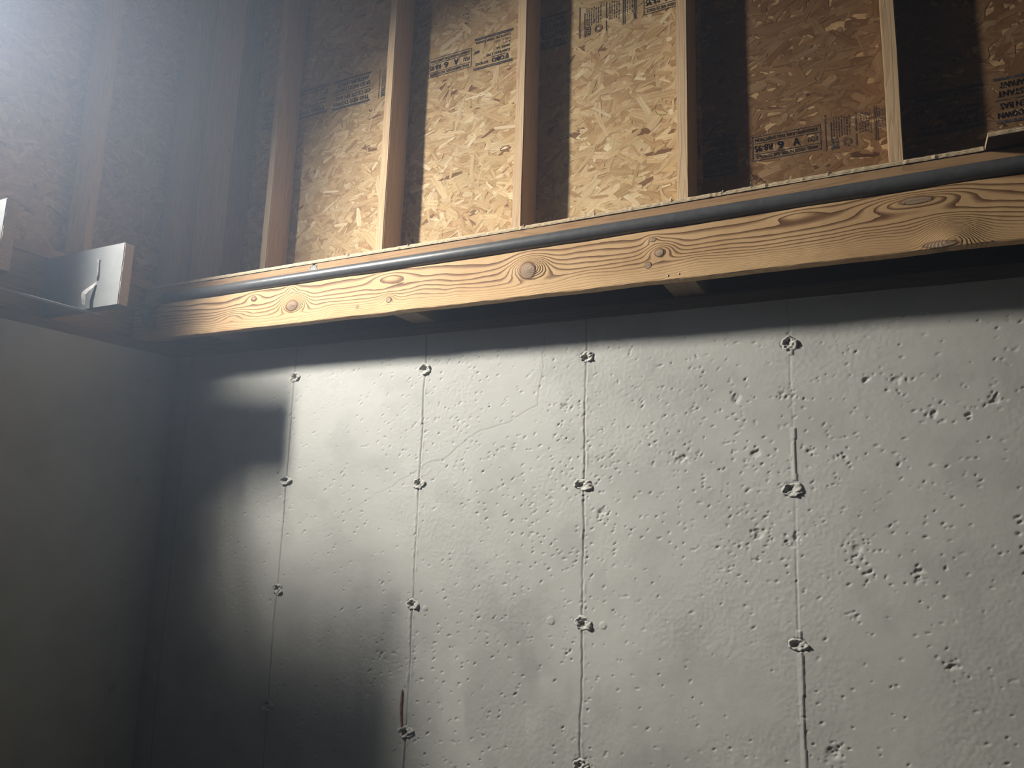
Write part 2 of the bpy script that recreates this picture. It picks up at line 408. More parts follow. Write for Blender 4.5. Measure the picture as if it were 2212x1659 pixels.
    stain = sm(fbm(3.0, 90) + .5 * vnoise(X * 2.6, Z * .7, 9, 95), .02, .38) * np.clip((-.72 - Z) / .35, 0, 1) * np.clip((X - .9) / .3, 0, 1) * np.clip((2.35 - X) / .5, .25, 1)
    T = np.clip(T + .36 * stain, 0, 1)
    at = me.attributes.new('tone', 'FLOAT', 'POINT'); at.data.foreach_set('value', T.ravel().astype(np.float32))
    return me
wall_back = link('wall_back', build_main_concrete(), M_CONC); tag(wall_back, kind='structure')

def side_box(name, a, b, mat, parent=None):
    bm = bmesh.new(); box_bm(bm, a, b); return link(name, to_mesh(bm, name), mat, parent)
side_box('wall_core', (-.25, .018, ZF), (XR, .22, -.001), M_CONC_SIDE, wall_back)          # the body of the wall behind its face
side_box('wall_lower', (0, .0, ZF), (3.18, .018, -1.78), M_CONC_SIDE, wall_back)
side_box('wall_extension', (3.18, .0, ZF), (XR, .018, -.001), M_CONC_SIDE, wall_back)

# broken concrete lumps where the form ties were snapped off
def tie_mesh(seed):
    R = random.Random(seed); bm = bmesh.new(); n, rings = 40, 11; W_, H_ = R.uniform(.027, .036), R.uniform(.019, .025)
    hole = (R.uniform(-.35, -.05), R.uniform(-.15, .25)); hr = R.uniform(.22, .36); lump = (R.uniform(.15, .5), R.uniform(-.3, .1))
    ph = [R.uniform(0, 6.28) for _ in range(6)]; rows = []; cen = None; dirt = []
    def h(u, v, r):
        b = .0035 * math.exp(-((r - .72) / .2) ** 2) * (1 + .8 * math.sin(3 * math.atan2(v, u) + ph[0]))
        b += .0062 * math.exp(-(((u - lump[0]) / .33) ** 2 + ((v - lump[1]) / .4) ** 2))
        b -= .011 * math.exp(-(((u - hole[0]) / hr) ** 4 + ((v - hole[1]) / (hr * 1.1)) ** 4))
        b += .0022 * math.sin(u * 11 + ph[1]) * math.sin(v * 10 + ph[2]) + R.uniform(-.0009, .0009)
        e = min(1, max(0, (1 - r) / .18)); return b * e - .0045 * (1 - e)
    for i in range(rings + 1):
        r = i / rings; row = []
        for j in range(1 if i == 0 else n):
            a = 2 * math.pi * j / n; w = 1 + .10 * math.sin(2 * a + ph[3]) + .07 * math.sin(5 * a + ph[4]) + .04 * math.sin(9 * a + ph[5])
            u, v = r * math.cos(a), r * math.sin(a)
            row.append(bm.verts.new((u * W_ * w, -h(u, v, r), v * H_ * w)))
            dirt.append(.5 * math.exp(-(((u - hole[0]) / hr) ** 4 + ((v - hole[1]) / hr) ** 4)))
        rows.append(row)
    for j in range(n): bm.faces.new((rows[0][0], rows[1][j], rows[1][(j + 1) % n]))
    for a, b in zip(rows[1:], rows[2:]):
        for j in range(n): bm.faces.new((a[j], b[j], b[(j + 1) % n], a[(j + 1) % n]))
    me = to_mesh(bm, 'tie_patch'); shade_smooth(me)
    at = me.attributes.new('dirt', 'FLOAT', 'POINT'); at.data.foreach_set('value', dirt); return me
for k, i in TIES:
    px, pz = tie_pos(k, i)
    o = link('tie_patch', tie_mesh(100 + k * 7 + i), M_TIE, wall_back); o.location = (px, -.0005, pz)
    o['label'] = 'rough broken lump where a form tie was snapped off'
def sliver():
    bm = bmesh.new(); R = random.Random(4); P = [(1.286, -1.206), (1.285, -1.235), (1.284, -1.265), (1.287, -1.295), (1.292, -1.325), (1.297, -1.352)]
    wd = [.004, .009, .010, .009, .007, .003]; rows = []
    for (x, z), w in zip(P, wd): rows.append([bm.verts.new((x - w / 2 + R.uniform(-.001, .001), -.0005, z)), bm.verts.new((x - w / 3, -.0042, z)), bm.verts.new((x + w / 3, -.0042, z)), bm.verts.new((x + w / 2 + R.uniform(-.001, .001), -.0005, z))])
    for a, b in zip(rows, rows[1:]):
        for j in range(3): bm.faces.new((a[j], a[j + 1], b[j + 1], b[j]))
    o = link('rust_sliver', to_mesh(bm, 'rust_sliver'), M_RUST, wall_back); o['label'] = 'rust-brown sliver stuck in the panel seam'
sliver()

# ------------------------------------------------------------------ left concrete wall
def build_left_concrete():
    ny, nz = 160, 180; bm = bmesh.new(); ys = np.linspace(0, -1.6, ny); zs = np.linspace(-1.9, 0, nz)
    Y, Z = np.meshgrid(ys, zs); H = vnoise(Y + 9, Z + 9, 3.3, 61) * .003 + vnoise(Y + 9, Z + 9, 16, 62) * .001
    for sy in (-.121, -.731):
        d = np.abs(Y - sy - vnoise(Z * 0 + 3, Z + 5, 4, 63) * .008); H = H - np.exp(-(d / .010) ** 2) * .006 + np.where(Y > sy, .003, 0)
    co = np.stack((H, Y, Z), -1).reshape(-1, 3); idx = np.arange(ny * nz).reshape(nz, ny)
    q = np.stack((idx[:-1, :-1], idx[1:, :-1], idx[1:, 1:], idx[:-1, 1:]), -1).reshape(-1, 4)
    me = bpy.data.meshes.new('wall_left'); me.from_pydata(co.tolist(), [], q.tolist()); shade_smooth(me); me.update(); return me
wall_left = link('wall_left', build_left_concrete(), M_CONC_SIDE); tag(wall_left, kind='structure')
side_box('wall_core', (-.25, -1.6, ZF), (-.012, .018, -.001), M_CONC_SIDE, wall_left)
side_box('wall_lower', (-.012, -1.6, ZF), (0, 0, -1.9), M_CONC_SIDE, wall_left)
side_box('wall_extension', (-.25, YB, ZF), (0, -1.6, -.001), M_CONC_SIDE, wall_left)
for z in (-.12, -.53, -.94, -1.34):
    o = link('tie_patch', tie_mesh(int(900 + z * 100)), M_TIE, wall_left); o.location = (.001, -.124, z); o.rotation_euler = (0, 0, math.pi / 2); o.scale = (.6, 1, .7)

# ------------------------------------------------------------------ OSB sheathing: panels with real strands
PAL = np.array([(.62, .485, .28), (.55, .405, .215), (.70, .58, .37), (.47, .325, .16), (.58, .43, .235), (.66, .52, .31), (.42, .27, .13), (.52, .37, .195), (.76, .66, .45)])
def strands(a0, a1, z0, z1, to_world, seed, dens=1.0):
    """irregular flat flakes lying over one another on a panel face; to_world(a, h, z) places a point"""
    R = np.random.default_rng(seed); n = int((a1 - a0) * (z1 - z0) / .00125 * 3.1 * dens)
    L = np.clip(R.lognormal(-2.75, .42, n), .022, .15); Wd = np.clip(R.lognormal(-4.15, .5, n), .004, .034)
    Wd = np.minimum(Wd, L * .55); ang = R.normal(.12, .62, n) + (R.random(n) < .12) * 1.2
    ca, cz = R.uniform(a0, a1, n), R.uniform(z0, z1, n); h0 = R.random(n) ** 1.3 * .0011
    m = 8; jag = R.uniform(.80, 1.12, (n, m))
    base = np.array([(-1, -.8), (-.45, -1), (.45, -1), (1, -.85), (1.02, .5), (.5, 1), (-.5, 1), (-1.02, .7)])
    P = base[None] * jag[..., None]; px, pz = P[..., 0] * L[:, None] / 2, P[..., 1] * Wd[:, None] / 2
    c, s = np.cos(ang)[:, None], np.sin(ang)[:, None]
    A = np.clip(ca[:, None] + px * c - pz * s, a0, a1); Z = np.clip(cz[:, None] + px * s + pz * c, z0, z1)
    Hh = h0[:, None] + .0002 + np.abs(P[..., 1] * R.uniform(-.00035, .00035, (n, 1)) + P[..., 0] * R.uniform(-.0004, .0004, (n, 1)))
    co = to_world(A.ravel(), Hh.ravel(), Z.ravel())
    fl = np.arange(n * m).reshape(n, m)
    me = bpy.data.meshes.new('strands'); me.vertices.add(n * m); me.vertices.foreach_set('co', co.astype(np.float32).ravel())
    me.loops.add(n * m); me.loops.foreach_set('vertex_index', fl.ravel().astype(np.int32)); me.polygons.add(n)
    me.polygons.foreach_set('loop_start', np.arange(0, n * m, m, dtype=np.int32)); me.update(calc_edges=True)
    ci = PAL[R.choice(len(PAL), n, p=(.16, .17, .07, .13, .17, .13, .06, .09, .02))] * R.uniform(.88, 1.1, (n, 1))
    sliv = R.random(n) < .018; ci[sliv] = (.20, .11, .05)
    cl = np.ones((n, m, 4), np.float32); cl[..., :3] = ci[:, None]
    at = me.attributes.new('strand', 'FLOAT_COLOR', 'CORNER'); at.data.foreach_set('color', cl.ravel())
    uv = me.uv_layers.new(name='grain'); uvd = np.stack((px + R.uniform(0, 40, (n, 1)), pz + R.uniform(0, 40, (n, 1))), -1); uv.data.foreach_set('uv', uvd.astype(np.float32).ravel())
    return me
osb_back = empty('wall_back_sheathing', (1.6, YO, 0)); tag(osb_back, kind='structure')
osb_left = empty('wall_left_sheathing', (XO, -.6, 0)); tag(osb_left, kind='structure')
def keep(o, p): o.parent = p; o.matrix_parent_inverse = Matrix.Translation(p.location).inverted(); return o
PANELS = []
for i, (a, b, top) in enumerate(((-.205, 1.034, 2.0), (1.036, 2.248, 1.6), (2.250, 3.469, 1.3))):
    p = side_box('osb_panel', (a, YO, .0), (b, YO + .011, ZC), M_OSBP); keep(p, osb_back); PANELS.append(p)
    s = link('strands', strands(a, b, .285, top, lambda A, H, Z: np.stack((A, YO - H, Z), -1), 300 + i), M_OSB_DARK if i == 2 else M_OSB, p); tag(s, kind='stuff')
p = side_box('osb_panel', (3.471, YO, 0), (XR, YO + .011, ZC), M_OSBP); keep(p, osb_back)
for i, (a, b, z0, z1, st) in enumerate(((-1.01, .205, 0, ZC, 1), (-1.205, -1.012, 0, ZC, 0), (-2.15, -1.207, 0, .285, 0), (-2.15, -1.207, 2.33, ZC, 0), (-3.45, -2.152, 0, ZC, 0), (YB, -3.452, 0, ZC, 0))):
    p = side_box('osb_panel', (XO - .011, a, z0), (XO, b, z1), M_OSBP); keep(p, osb_left)
    if st:
        s = link('strands', strands(a, b, .285, 1.9, lambda A, H, Z: np.stack((XO + H, A, Z), -1), 400, .9), M_OSB, p); tag(s, kind='stuff')

# ------------------------------------------------------------------ printed grade stamps (the print is upside down on the sheets)
FONT_CACHE = {}
def text_polys(body, size):
    """glyph outlines as a flat mesh, measured once per string"""
    cu = bpy.data.curves.new('tmp', 'FONT'); cu.body = body; cu.size = size; cu.align_x = 'LEFT'; cu.resolution_u = 2
    o = bpy.data.objects.new('tmp', cu); COL.objects.link(o); dg = bpy.context.evaluated_depsgraph_get()
    me = bpy.data.meshes.new_from_object(o.evaluated_get(dg)); vs = [tuple(v.co[:2]) for v in me.vertices]; fs = [tuple(p.vertices) for p in me.polygons]
    bpy.data.objects.remove(o); bpy.data.curves.remove(cu); bpy.data.meshes.remove(me); return vs, fs
class Stamp:
    """drawn in its own reading frame (u right, v up, 0..w, 0..h), then turned 180 degrees onto the sheet"""
    def __init__(s, w, h): s.w, s.h, s.v, s.f = w, h, [], []
    def quad(s, a, b, c, d):
        n = len(s.v); s.v += [a, b, c, d]; s.f.append((n, n + 1, n + 2, n + 3))
    def bar(s, x0, y0, x1, y1): s.quad((x0, y0), (x1, y0), (x1, y1), (x0, y1))
    def frame(s, x0, y0, x1, y1, t):
        s.bar(x0, y0, x1, y0 + t); s.bar(x0, y1 - t, x1, y1); s.bar(x0, y0, x0 + t, y1); s.bar(x1 - t, y0, x1, y1)
    def text(s, body, x, y, w, h, flip=False, bold=0.0):
        vs, fs = text_polys(body, 1.0); xs = [v[0] for v in vs]; ys = [v[1] for v in vs]
        a, b, c, d = min(xs), max(xs), min(ys), max(ys); n0 = len(s.v)
        for q in ((0, 0),) + (((bold, 0), (0, bold)) if bold else ()):
            n = len(s.v)
            for vx, vy in vs:
                tx, ty = (vx - a) / (b - a), (vy - c) / (d - c)
                if flip: tx, ty = 1 - tx, 1 - ty
                s.v.append((x + tx * w + q[0], y + ty * h + q[1]))
            s.f += [tuple(i + n for i in f) for f in fs]
    def ring(s, x, y, r, t, n=24):
        for k in range(n):
            a, b = 2 * math.pi * k / n, 2 * math.pi * (k + 1) / n
            s.quad((x + r * math.cos(a), y + r * math.sin(a)), (x + r * math.cos(b), y + r * math.sin(b)), (x + (r - t) * math.cos(b), y + (r - t) * math.sin(b)), (x + (r - t) * math.cos(a), y + (r - t) * math.sin(a)))
def stamp_skid():
    s = Stamp(.210, .142); w = s.w
    s.bar(0, .133, w, .142); s.bar(0, .0, w, .008); s.bar(0, .069, w, .0725)
    s.text('THIS SIDE DOWN', .008, .108, .195, .018, bold=.0012); s.text('CE COTE EN BAS', .003, .080, .190, .018, bold=.0012)
    s.text('SKID RESISTANT', .004, .042, .195, .018, bold=.0012); s.text('ANTIDERAPANT', .012, .015, .178, .018, bold=.0012)
    return s
def stamp_logo():
    s = Stamp(.176, .146); w = s.w
    for y in (.139, .133): s.bar(0, y, w, y + .0042)
    for y in (.002, .008): s.bar(0, y, w, y + .0042)
    s.quad((.014, .128), (.034, .128), (.026, .104), (.022, .104)); s.text('OBO', .036, .108, .056, .018, bold=.0016); s.bar(.03, .101, .093, .103)
    s.text('EXT BOND', .110, .112, .058, .011, bold=.0008)
    s.text('CAN 0437 2.MS', .012, .084, .105, .011, bold=.0007); s.text('GRADE  0-2', .012, .066, .060, .010, bold=.0007)
    s.text('OSB', .150, .058, .022, .010, bold=.0012)
    s.text('R 0 1', .012, .050, .03, .008); s.text('MILL 231', .012, .036, .07, .008); s.text('CONSTR. MIL. 13058A CANADA', .010, .018, .160, .010, bold=.0006)
    return s
def stamp_axis(upright_a=False):
    s = Stamp(.210, .086); s.frame(0, 0, s.w, s.h, .0022); s.bar(.004, .062, .206, .0642); s.bar(.004, .024, .206, .0262)
    s.text('PANEL ORIENTATION  AXE DE FORCE', .012, .068, .186, .011, bold=.0007)
    s.text('STRENGTH AXIS THIS DIRECTION', .010, .008, .190, .011, bold=.0007)
    s.text('EQU', .010, .034, .028, .019, bold=.0006); s.text('A', .062, .030, .020, .026, flip=upright_a, bold=.0022); s.text('6', .112, .031, .018, .025, bold=.0022); s.text('R8-95', .148, .032, .054, .022, bold=.0009)
    return s
def stamp_table():
    s = Stamp(.235, .128); R = random.Random(8)
    for x, y0, y1, t in ((.232, .0, .128, .003), (.212, .03, .128, .003), (.126, .01, .075, .0035), (.126, .085, .126, .0035), (.062, .004, .12, .0028), (.055, .004, .12, .0028), (.020, .0, .11, .0028), (.014, .0, .11, .0028)):
        s.bar(x, y0, x + t, y1)
    for cx_ in (.203, .194, .185, .176, .167, .158, .149, .114, .105, .096, .087, .078, .046, .037, .028):       # rows of unreadable small print
        y = .012 + R.uniform(0, .01)
        while y < .075 + R.uniform(0, .02):
            hgt = R.choice((.003, .004, .006, .009)); s.bar(cx_, y, cx_ + R.choice((.0028, .0036)), y + hgt); y += hgt + R.choice((.0014, .002, .004))
    s.frame(.190, .090, .211, .124, .0028); s.bar(.196, .096, .205, .103); s.bar(.195, .107, .206, .110); s.bar(.196, .113, .205, .119)
    s.ring(.158, .108, .015, .0022); s.ring(.158, .108, .0095, .0018)
    return s
def put_stamp(s, x0, z0, x1, z1, panel, clip=None):
    """place turned by 180 degrees in the rectangle; clip cuts what the photograph hides behind a stud"""
    P = [(x1 - (u / s.w) * (x1 - x0), YO - .0026, z1 - (v / s.h) * (z1 - z0)) for u, v in s.v]
    me = bpy.data.meshes.new('grade_stamp'); me.from_pydata(P, [], s.f); me.update()
    o = link('grade_stamp', me, M_INK, panel); o['label'] = 'upside-down black ink grade stamp'
    # make sure faces look into the room
    bm = bmesh.new(); bm.from_mesh(me)
    for f in bm.faces:
        f.normal_update()
        if f.normal.y > 0: f.normal_flip()
    bm.to_mesh(me); bm.free()
S_SK, S_LO, S_AX, S_AXU, S_TB = stamp_skid(), stamp_logo(), stamp_axis(), stamp_axis(True), stamp_table()
Z0, Z1, Z2, Z3 = 1.140, 1.288, .511, .652
P0, P1, P2 = PANELS
for st, x0, z0, x1, z1, pn in ((S_SK, .16, Z0, .37, Z0 + .142, P0), (S_LO, .389, Z0, .563, Z1, P0), (S_SK, .594, Z0, .806, Z0 + .142, P0), (S_TB, .851, Z0, 1.033, Z1 - .010, P0),
        (S_AX, 1.107, 1.166, 1.317, 1.252, P1), (S_LO, 1.329, Z0, 1.506, Z1, P1), (S_SK, 1.530, 1.150, 1.741, 1.290, P1), (S_TB, 1.79, 1.155, 2.028, 1.287, P1), (S_AX, 2.042, 1.177, 2.245, 1.270, P1),
        (S_SK, 2.252, .503, 2.364, .644, P2), (S_AXU, 2.409, .534, 2.617, .619, P2), (S_TB, 2.630, .524, 2.823, .648, P2), (S_LO, 2.880, .514, 3.055, .654, P2), (S_SK, 3.080, .514, 3.236, .655, P2)):
    put_stamp(st, x0, z0, x1, z1, pn)

# ------------------------------------------------------------------ studs
def stud_mesh(d):
    bm = bmesh.new(); box_bm(bm, (0, 0, 0), (.038, d, ZC - .33))
    bmesh.ops.subdivide_edges(bm, edges=[e for e in bm.edges if abs(e.verts[0].co.z - e.verts[1].co.z) > .1], cuts=24, use_grid_fill=True)
    bmesh.ops.bevel(bm, geom=[e for e in bm.edges if len(e.link_faces) == 2 and e.calc_face_angle() > 1.0], offset=.0028, segments=2, affect='EDGES')
    for v in bm.verts:
        t = v.co.z; w = .0006 * math.sin(t * 5) + .0004 * math.sin(t * 17 + 1); v.co.x += w + random.uniform(-.0003, .0003)
        if v.co.y < d / 2: v.co.y += .0005 * math.sin(t * 9 + 2)
    return to_mesh(bm, 'wall_stud')
STM = stud_mesh(YO - YS - .0015); STM.materials.append(M_STUD)
LAB = ['pine wall stud nearest the room corner, half in shade, before the lit panels', 'pine wall stud with a sunlit edge left of the brightest bare panel',
       'pine wall stud on the right edge of the brightest bare panel', 'pine wall stud between the upper table stamp and the lower boxed stamp', 'pine wall stud beside the dark panel bay above the plywood offcut', 'pine wall stud farthest to the right along the back wall']
def place_stud(loc, rot, label):
    o = link('wall_stud', STM); o.location = loc; o.rotation_euler = (0, 0, rot); tag(o, label, 'stud', 'wall studs against the strand board'); return o
DX = [-.0067, .0058, .0040, -.0055, -.0039, 0]
for k in range(6): place_stud((ST0 + k * SP + DX[k], YS, .328), 0, LAB[k])
# nail heads / small knots are in the material; studs of the left wall face +x
def place_left_stud(y, label): return place_stud((XS, y, .328), math.pi / 2, label)
STL = STM
# rotated by 90 degrees the stud's depth runs towards -x
place_left_stud(-.423, 'hazy stud on the left wall above the grey-primed joist end')
place_left_stud(-1.206, 'left wall door stud next to the flood lamp'); place_left_stud(-2.19, 'left wall door stud on the far side of the flood lamp')
o = lumber('corner_stud', (XO + .0015, .004, .328), (XS, .0805, ZC), M_STUD, bevel=.003); tag(o, 'shaded corner stud at the end of the left wall', 'stud', 'wall studs against the strand board')
o = lumber('corner_backer', (XS + .001, YS, .328), (.122, YO - .0015, ZC), M_STUD, bevel=.003); tag(o, 'wide shaded backing board in the room corner behind the pipe elbow', 'board')

# bottom plates and rims behind the ledge
o = lumber('bottom_plate', (XO + .0015, YS, .2895), (XR - .01, YO - .0015, .3275), M_PLATE_X); tag(o, 'bottom plate under the back wall studs, hidden behind the plywood strip', 'plate')
o = lumber('bottom_plate', (XO + .0015, -1.205, .2895), (XS, YS - .002, .3275), M_PLATE_Y); tag(o, 'hazy bottom plate along the left wall behind the joist ends', 'plate')
o = lumber('rim_board', (XO, .09, .042), (XR - .01, .125, .274), M_SILL); tag(o, 'dark rim board in the gap behind the ledge plank', 'board')
o = lumber('rim_board', (-.125, YB + .01, .043), (-.0895, .086, .287), M_PLATE_Y); tag(o, 'dim brown rim board between the joist ends of the left wall', 'board')
# sill plates
o = lumber('sill_plate', (.001, .003, .001), (XR - .01, .14, .040), M_SILL, bevel=.003, wob=.0010, cuts=60, axis=0); tag(o, 'dark sill plate lying on top of the back concrete wall', 'sill')
o = lumber('sill_plate', (-.14, YB + .01, .001), (-.003, .0, .040), M_SILL_Y, bevel=.003); tag(o, 'dark sill plate lying on top of the left concrete wall', 'sill')

# ------------------------------------------------------------------ the ledge: plank, upper rails, blocks, plywood
plank = lumber('ledge_plank', (XS + .004, PF, PB), (XR - .02, PK, .1915), M_PLANK, bevel=.005, wob=.0016, seg=3, cuts=150, axis=0)
tag(plank, 'long ledge plank with knots and bold swirling grain under the pipe', 'plank')
def nail_head(p, d=(0, -1, 0), r=.003, l=.004, parent=None, name='nail'):
    p = Vector(p); d = Vector(d).normalized()
    me = tube_mesh(name, [p, p + d * (l * .7), p + d * (l * .7), p + d * l], [r * .45, r * .45, r, r], 10); o = link(name, me, M_NAIL)
    if parent is not None: keep(o, parent)
    return o
for x, z in ((2.229, .055), (2.261, .056), (1.236, .056), (1.262, .056), (1.287, .055), (.42, .064), (.448, .064), (2.002, .059)):
    nail_head((x, PF + .0015, z), r=.0028, l=.0022, parent=plank)
o = lumber('ledge_rail', (XS + .004, PK + .001, .1935), (.866, PK + .038, PT - .0005), M_RAIL, bevel=.003, cuts=30, wob=.0008); tag(o, 'short brown rail board above the pipe next to the corner', 'board')
o = lumber('ledge_rail', (.8765, PK + .001, .1935), (XR - .02, PK + .038, PT - .0005), M_RAIL, bevel=.003, cuts=120, wob=.0010); tag(o, 'long brown rail board above the dark pipe', 'board')
for x, lab in ((.352, 'block under the ledge nearest the room corner'), (1.254, 'block under the ledge below the small knot, between two others'), (2.203, 'block under the ledge at the right, beneath two nails'), (3.1, 'block under the ledge beyond the plywood offcut'), (4.0, 'block under the ledge at its far right end')):
    o = lumber('ledge_block', (x, PK + .001, PB + .001), (x + .093, .089, .190), M_BLOCK, bevel=.003); tag(o, lab, 'block', 'blocks spanning from plank to sill')
def ply(name, x0, x1, yf, zt, seed, yb=.079):
    R = random.Random(seed); bm = bmesh.new(); n = int((x1 - x0) / .008); rows = []
    for i in range(n + 1):
        x = x0 + (x1 - x0) * i / n; j = R.uniform(-.0006, .0006) + (.0015 if R.random() < .03 else 0); t = R.uniform(-.0007, .0007)
        rows.append([bm.verts.new(p) for p in ((x, yb, PT), (x, yf - j, PT + R.uniform(0, .0006)), (x, yf - j - .0006 + R.uniform(-.0006, .0006), (PT + zt) / 2), (x, yf - j + .0008, zt + t), (x, yb, zt))])
    for a, b in zip(rows, rows[1:]):
        for k in range(5): bm.faces.new((a[k], a[(k + 1) % 5], b[(k + 1) % 5], b[k]))
    bm.faces.new(rows[0][::-1]); bm.faces.new(rows[-1]); o = link(name, to_mesh(bm, name), M_PLY); o.data.materials.append(M_PLYSHADE)
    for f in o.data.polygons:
        if abs(f.normal.z) > .8: f.material_index = 1  # shade of the underside painted in: flat faces get a darker wood
    return o
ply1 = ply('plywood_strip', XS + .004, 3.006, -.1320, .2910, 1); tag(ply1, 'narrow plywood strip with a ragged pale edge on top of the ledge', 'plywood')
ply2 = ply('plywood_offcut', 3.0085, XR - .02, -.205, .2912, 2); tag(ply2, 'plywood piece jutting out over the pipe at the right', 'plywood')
for x, l, dx in ((2.456, .013, 0), (2.372, .006, .006), (2.231, .005, 0), (1.992, .005, 0), (1.032, .004, .003), (2.653, .004, .001), (1.30, .003, 0), (1.75, .003, 0)):
    nail_head((x, -.1325, .284), (dx / l if l else 0, -.15, 1), .0016 if l > .01 else .002, l + .006, ply1)

# ------------------------------------------------------------------ pipe along the ledge
PY, PZ, PR = -.1600, .2165, .0215
pipe = empty('conduit_pipe', (.10, PY, PZ)); tag(pipe, 'dark grey pipe running along the ledge with an elbow at the corner', 'pipe')
keep(link('pipe_run', tube_mesh('pipe_run', [(.085, PY, PZ + .003), (.6, PY, PZ), (1.4, PY, PZ), (2.2, PY, PZ), (3.0, PY, PZ), (XR - .03, PY, PZ)], PR, 28), M_PIPE), pipe)
EX = .085; DY = PF - .030                                  # the elbow turns the pipe off the plank and down its face
arc = [(EX - .036 * math.sin(a), PY + (DY - PY) * (1 - math.cos(a)), PZ + .003 - .036 * (1 - math.cos(a))) for a in [math.pi / 2 * k / 10 for k in range(11)]]
keep(link('elbow', tube_mesh('elbow', [(EX + .024, PY, PZ + .003), (EX, PY, PZ + .003)] + arc[1:] + [(EX - .036, DY, PZ - .05)], [PR + .0035] * 13, 28), M_FITTING), pipe)
keep(link('drop_pipe', tube_mesh('drop_pipe', [(EX - .036, DY, PZ - .045), (EX - .036, DY, PZ - .085), (EX - .036, DY + .003, PZ - .098), (EX - .036, DY + .012, PZ - .108), (EX - .036, DY + .020, PZ - .111), (EX - .036, PF - .0015, PZ - .112)], PR, 24), M_PIPE), pipe)
keep(link('collar', tube_mesh('collar', [(EX + .020, PY, PZ + .003), (EX + .025, PY, PZ + .003)], PR + .0045, 28), M_FITTING), pipe)
def bow(o, full=False):
    """the ledge rises a little towards the right"""
    for v in o.data.vertices:
        t = min(1, max(0, (v.co.x - 1.5) / 1.6)); t = t * t * (3 - 2 * t); v.co.z += .011 * t * (1 if full else min(1, max(0, (v.co.z - .05) / .15)))
for o in list(COL.objects):
    if o.type == 'MESH' and o.name.split('.')[0] in ('ledge_plank', 'ledge_rail', 'plywood_strip', 'plywood_offcut'): bow(o)
    if o.type == 'MESH' and (o.name == 'pipe_run' or (o.parent == ply1)): bow(o, True)
bm = bmesh.new(); box_bm(bm, (.855, PK - .0005, .215), (.889, PK + .002, .272)); bmesh.ops.subdivide_edges(bm, edges=list(bm.edges), cuts=5, use_grid_fill=True)
for v in bm.verts: v.co.x += .004 * math.sin(v.co.z * 160) + .05 * (v.co.z - .25) * .35; v.co.y -= .0012 * math.sin(v.co.z * 210 + v.co.x * 300)
o = link('filler_patch', to_mesh(bm, 'filler_patch'), M_BEAD); keep(o, [q for q in COL.objects if q.name.startswith('ledge_rail')][0]); o['label'] = 'pale grey filler smeared over the rail joint'

# ------------------------------------------------------------------ grey-primed joist ends on the left wall
def joist(x1, y0, seed, label, z0=.058, z1=.288):
    root = empty('joist_end', (-.085, y0 + .019, z0)); tag(root, label, 'joist', 'cut joist ends on the left wall')
    R = random.Random(seed)
    bm = bmesh.new(); box_bm(bm, (-.085, y0, z0), (x1 - .0012, y0 + .038, z1))
    bmesh.ops.bevel(bm, geom=list(bm.edges), offset=.002, segments=2, affect='EDGES'); keep(link('board', to_mesh(bm, 'board'), M_PRIMER), root)
    bm = bmesh.new(); n = 14; rows = []                 # raw sawn end with a chipped paint edge
    for i in range(n + 1):
        z = z0 + .003 + (z1 - z0 - .006) * i / n; c = -R.uniform(0, .003) if .25 < i / n < .62 else R.uniform(-.0004, .0008)
        rows.append([bm.verts.new((x1 - .0016, y0 + .0014 + c * -.1, z)), bm.verts.new((x1, y0 + .003 + c, z)), bm.verts.new((x1, y0 + .0365, z)), bm.verts.new((x1 - .0016, y0 + .0372, z))])
    for a, b in zip(rows, rows[1:]):
        for k in range(3): bm.faces.new((a[k], a[k + 1], b[k + 1], b[k]))
    bm.faces.new(rows[0][::-1]); bm.faces.new(rows[-1])
    e = keep(link('sawn_end', to_mesh(bm, 'sawn_end'), M_JOISTEND), root); e['label'] = 'bare warm-coloured sawn end'
    return root
j1 = joist(.374, -.550, 1, 'grey-primed joist end with a glue bead, close to the corner')
yb_ = -.5505
keep(link('glue_bead', tube_mesh('glue_bead', [(.238, yb_, .240), (.240, yb_ - .002, .236), (.241, yb_, .228), (.243, yb_ - .0015, .21), (.245, yb_ - .001, .19), (.246, yb_ - .0018, .172), (.244, yb_, .160)], [.002, .006, .004, .0045, .005, .0055, .002], 10), M_BEAD), j1)
def strap():
    bm = bmesh.new(); P = [(.242, -.5515, .153), (.232, -.560, .139), (.220, -.570, .122), (.213, -.577, .108), (.216, -.578, .09), (.220, -.576, .066)]; rows = []
    for i, p in enumerate(P):
        w = (.003, .007, .010, .011, .010, .007)[i]
        rows.append([bm.verts.new((p[0] - w, p[1], p[2] + .003)), bm.verts.new((p[0] + w, p[1] + .003, p[2] - .003)), bm.verts.new((p[0] + w, p[1] + .0042, p[2] - .003)), bm.verts.new((p[0] - w, p[1] + .0012, p[2] + .003))])
    for a, b in zip(rows, rows[1:]):
        for k in range(4): bm.faces.new((a[k], a[(k + 1) % 4], b[(k + 1) % 4], b[k]))
    bm.faces.new(rows[0][::-1]); bm.faces.new(rows[-1]); keep(link('torn_strap', to_mesh(bm, 'torn_strap'), M_BEAD), j1)
strap()
joist(.385, -.957, 2, 'grey-primed joist end cut by the left edge of the picture')
ctop = tube_mesh('cable', [(.2, -.505, .0505), (.2, -.53, .0505), (.2, -.62, .049), (.201, -.75, .050), (.2, -.957, .0515), (.2, -1.5, .05), (.2, -2.6, .05), (.2, YB + .05, .05)], .0055, 12)
o = link('thin_cable', ctop, M_CABLE); tag(o, 'thin grey cable running under the joist ends on the left wall', 'cable')
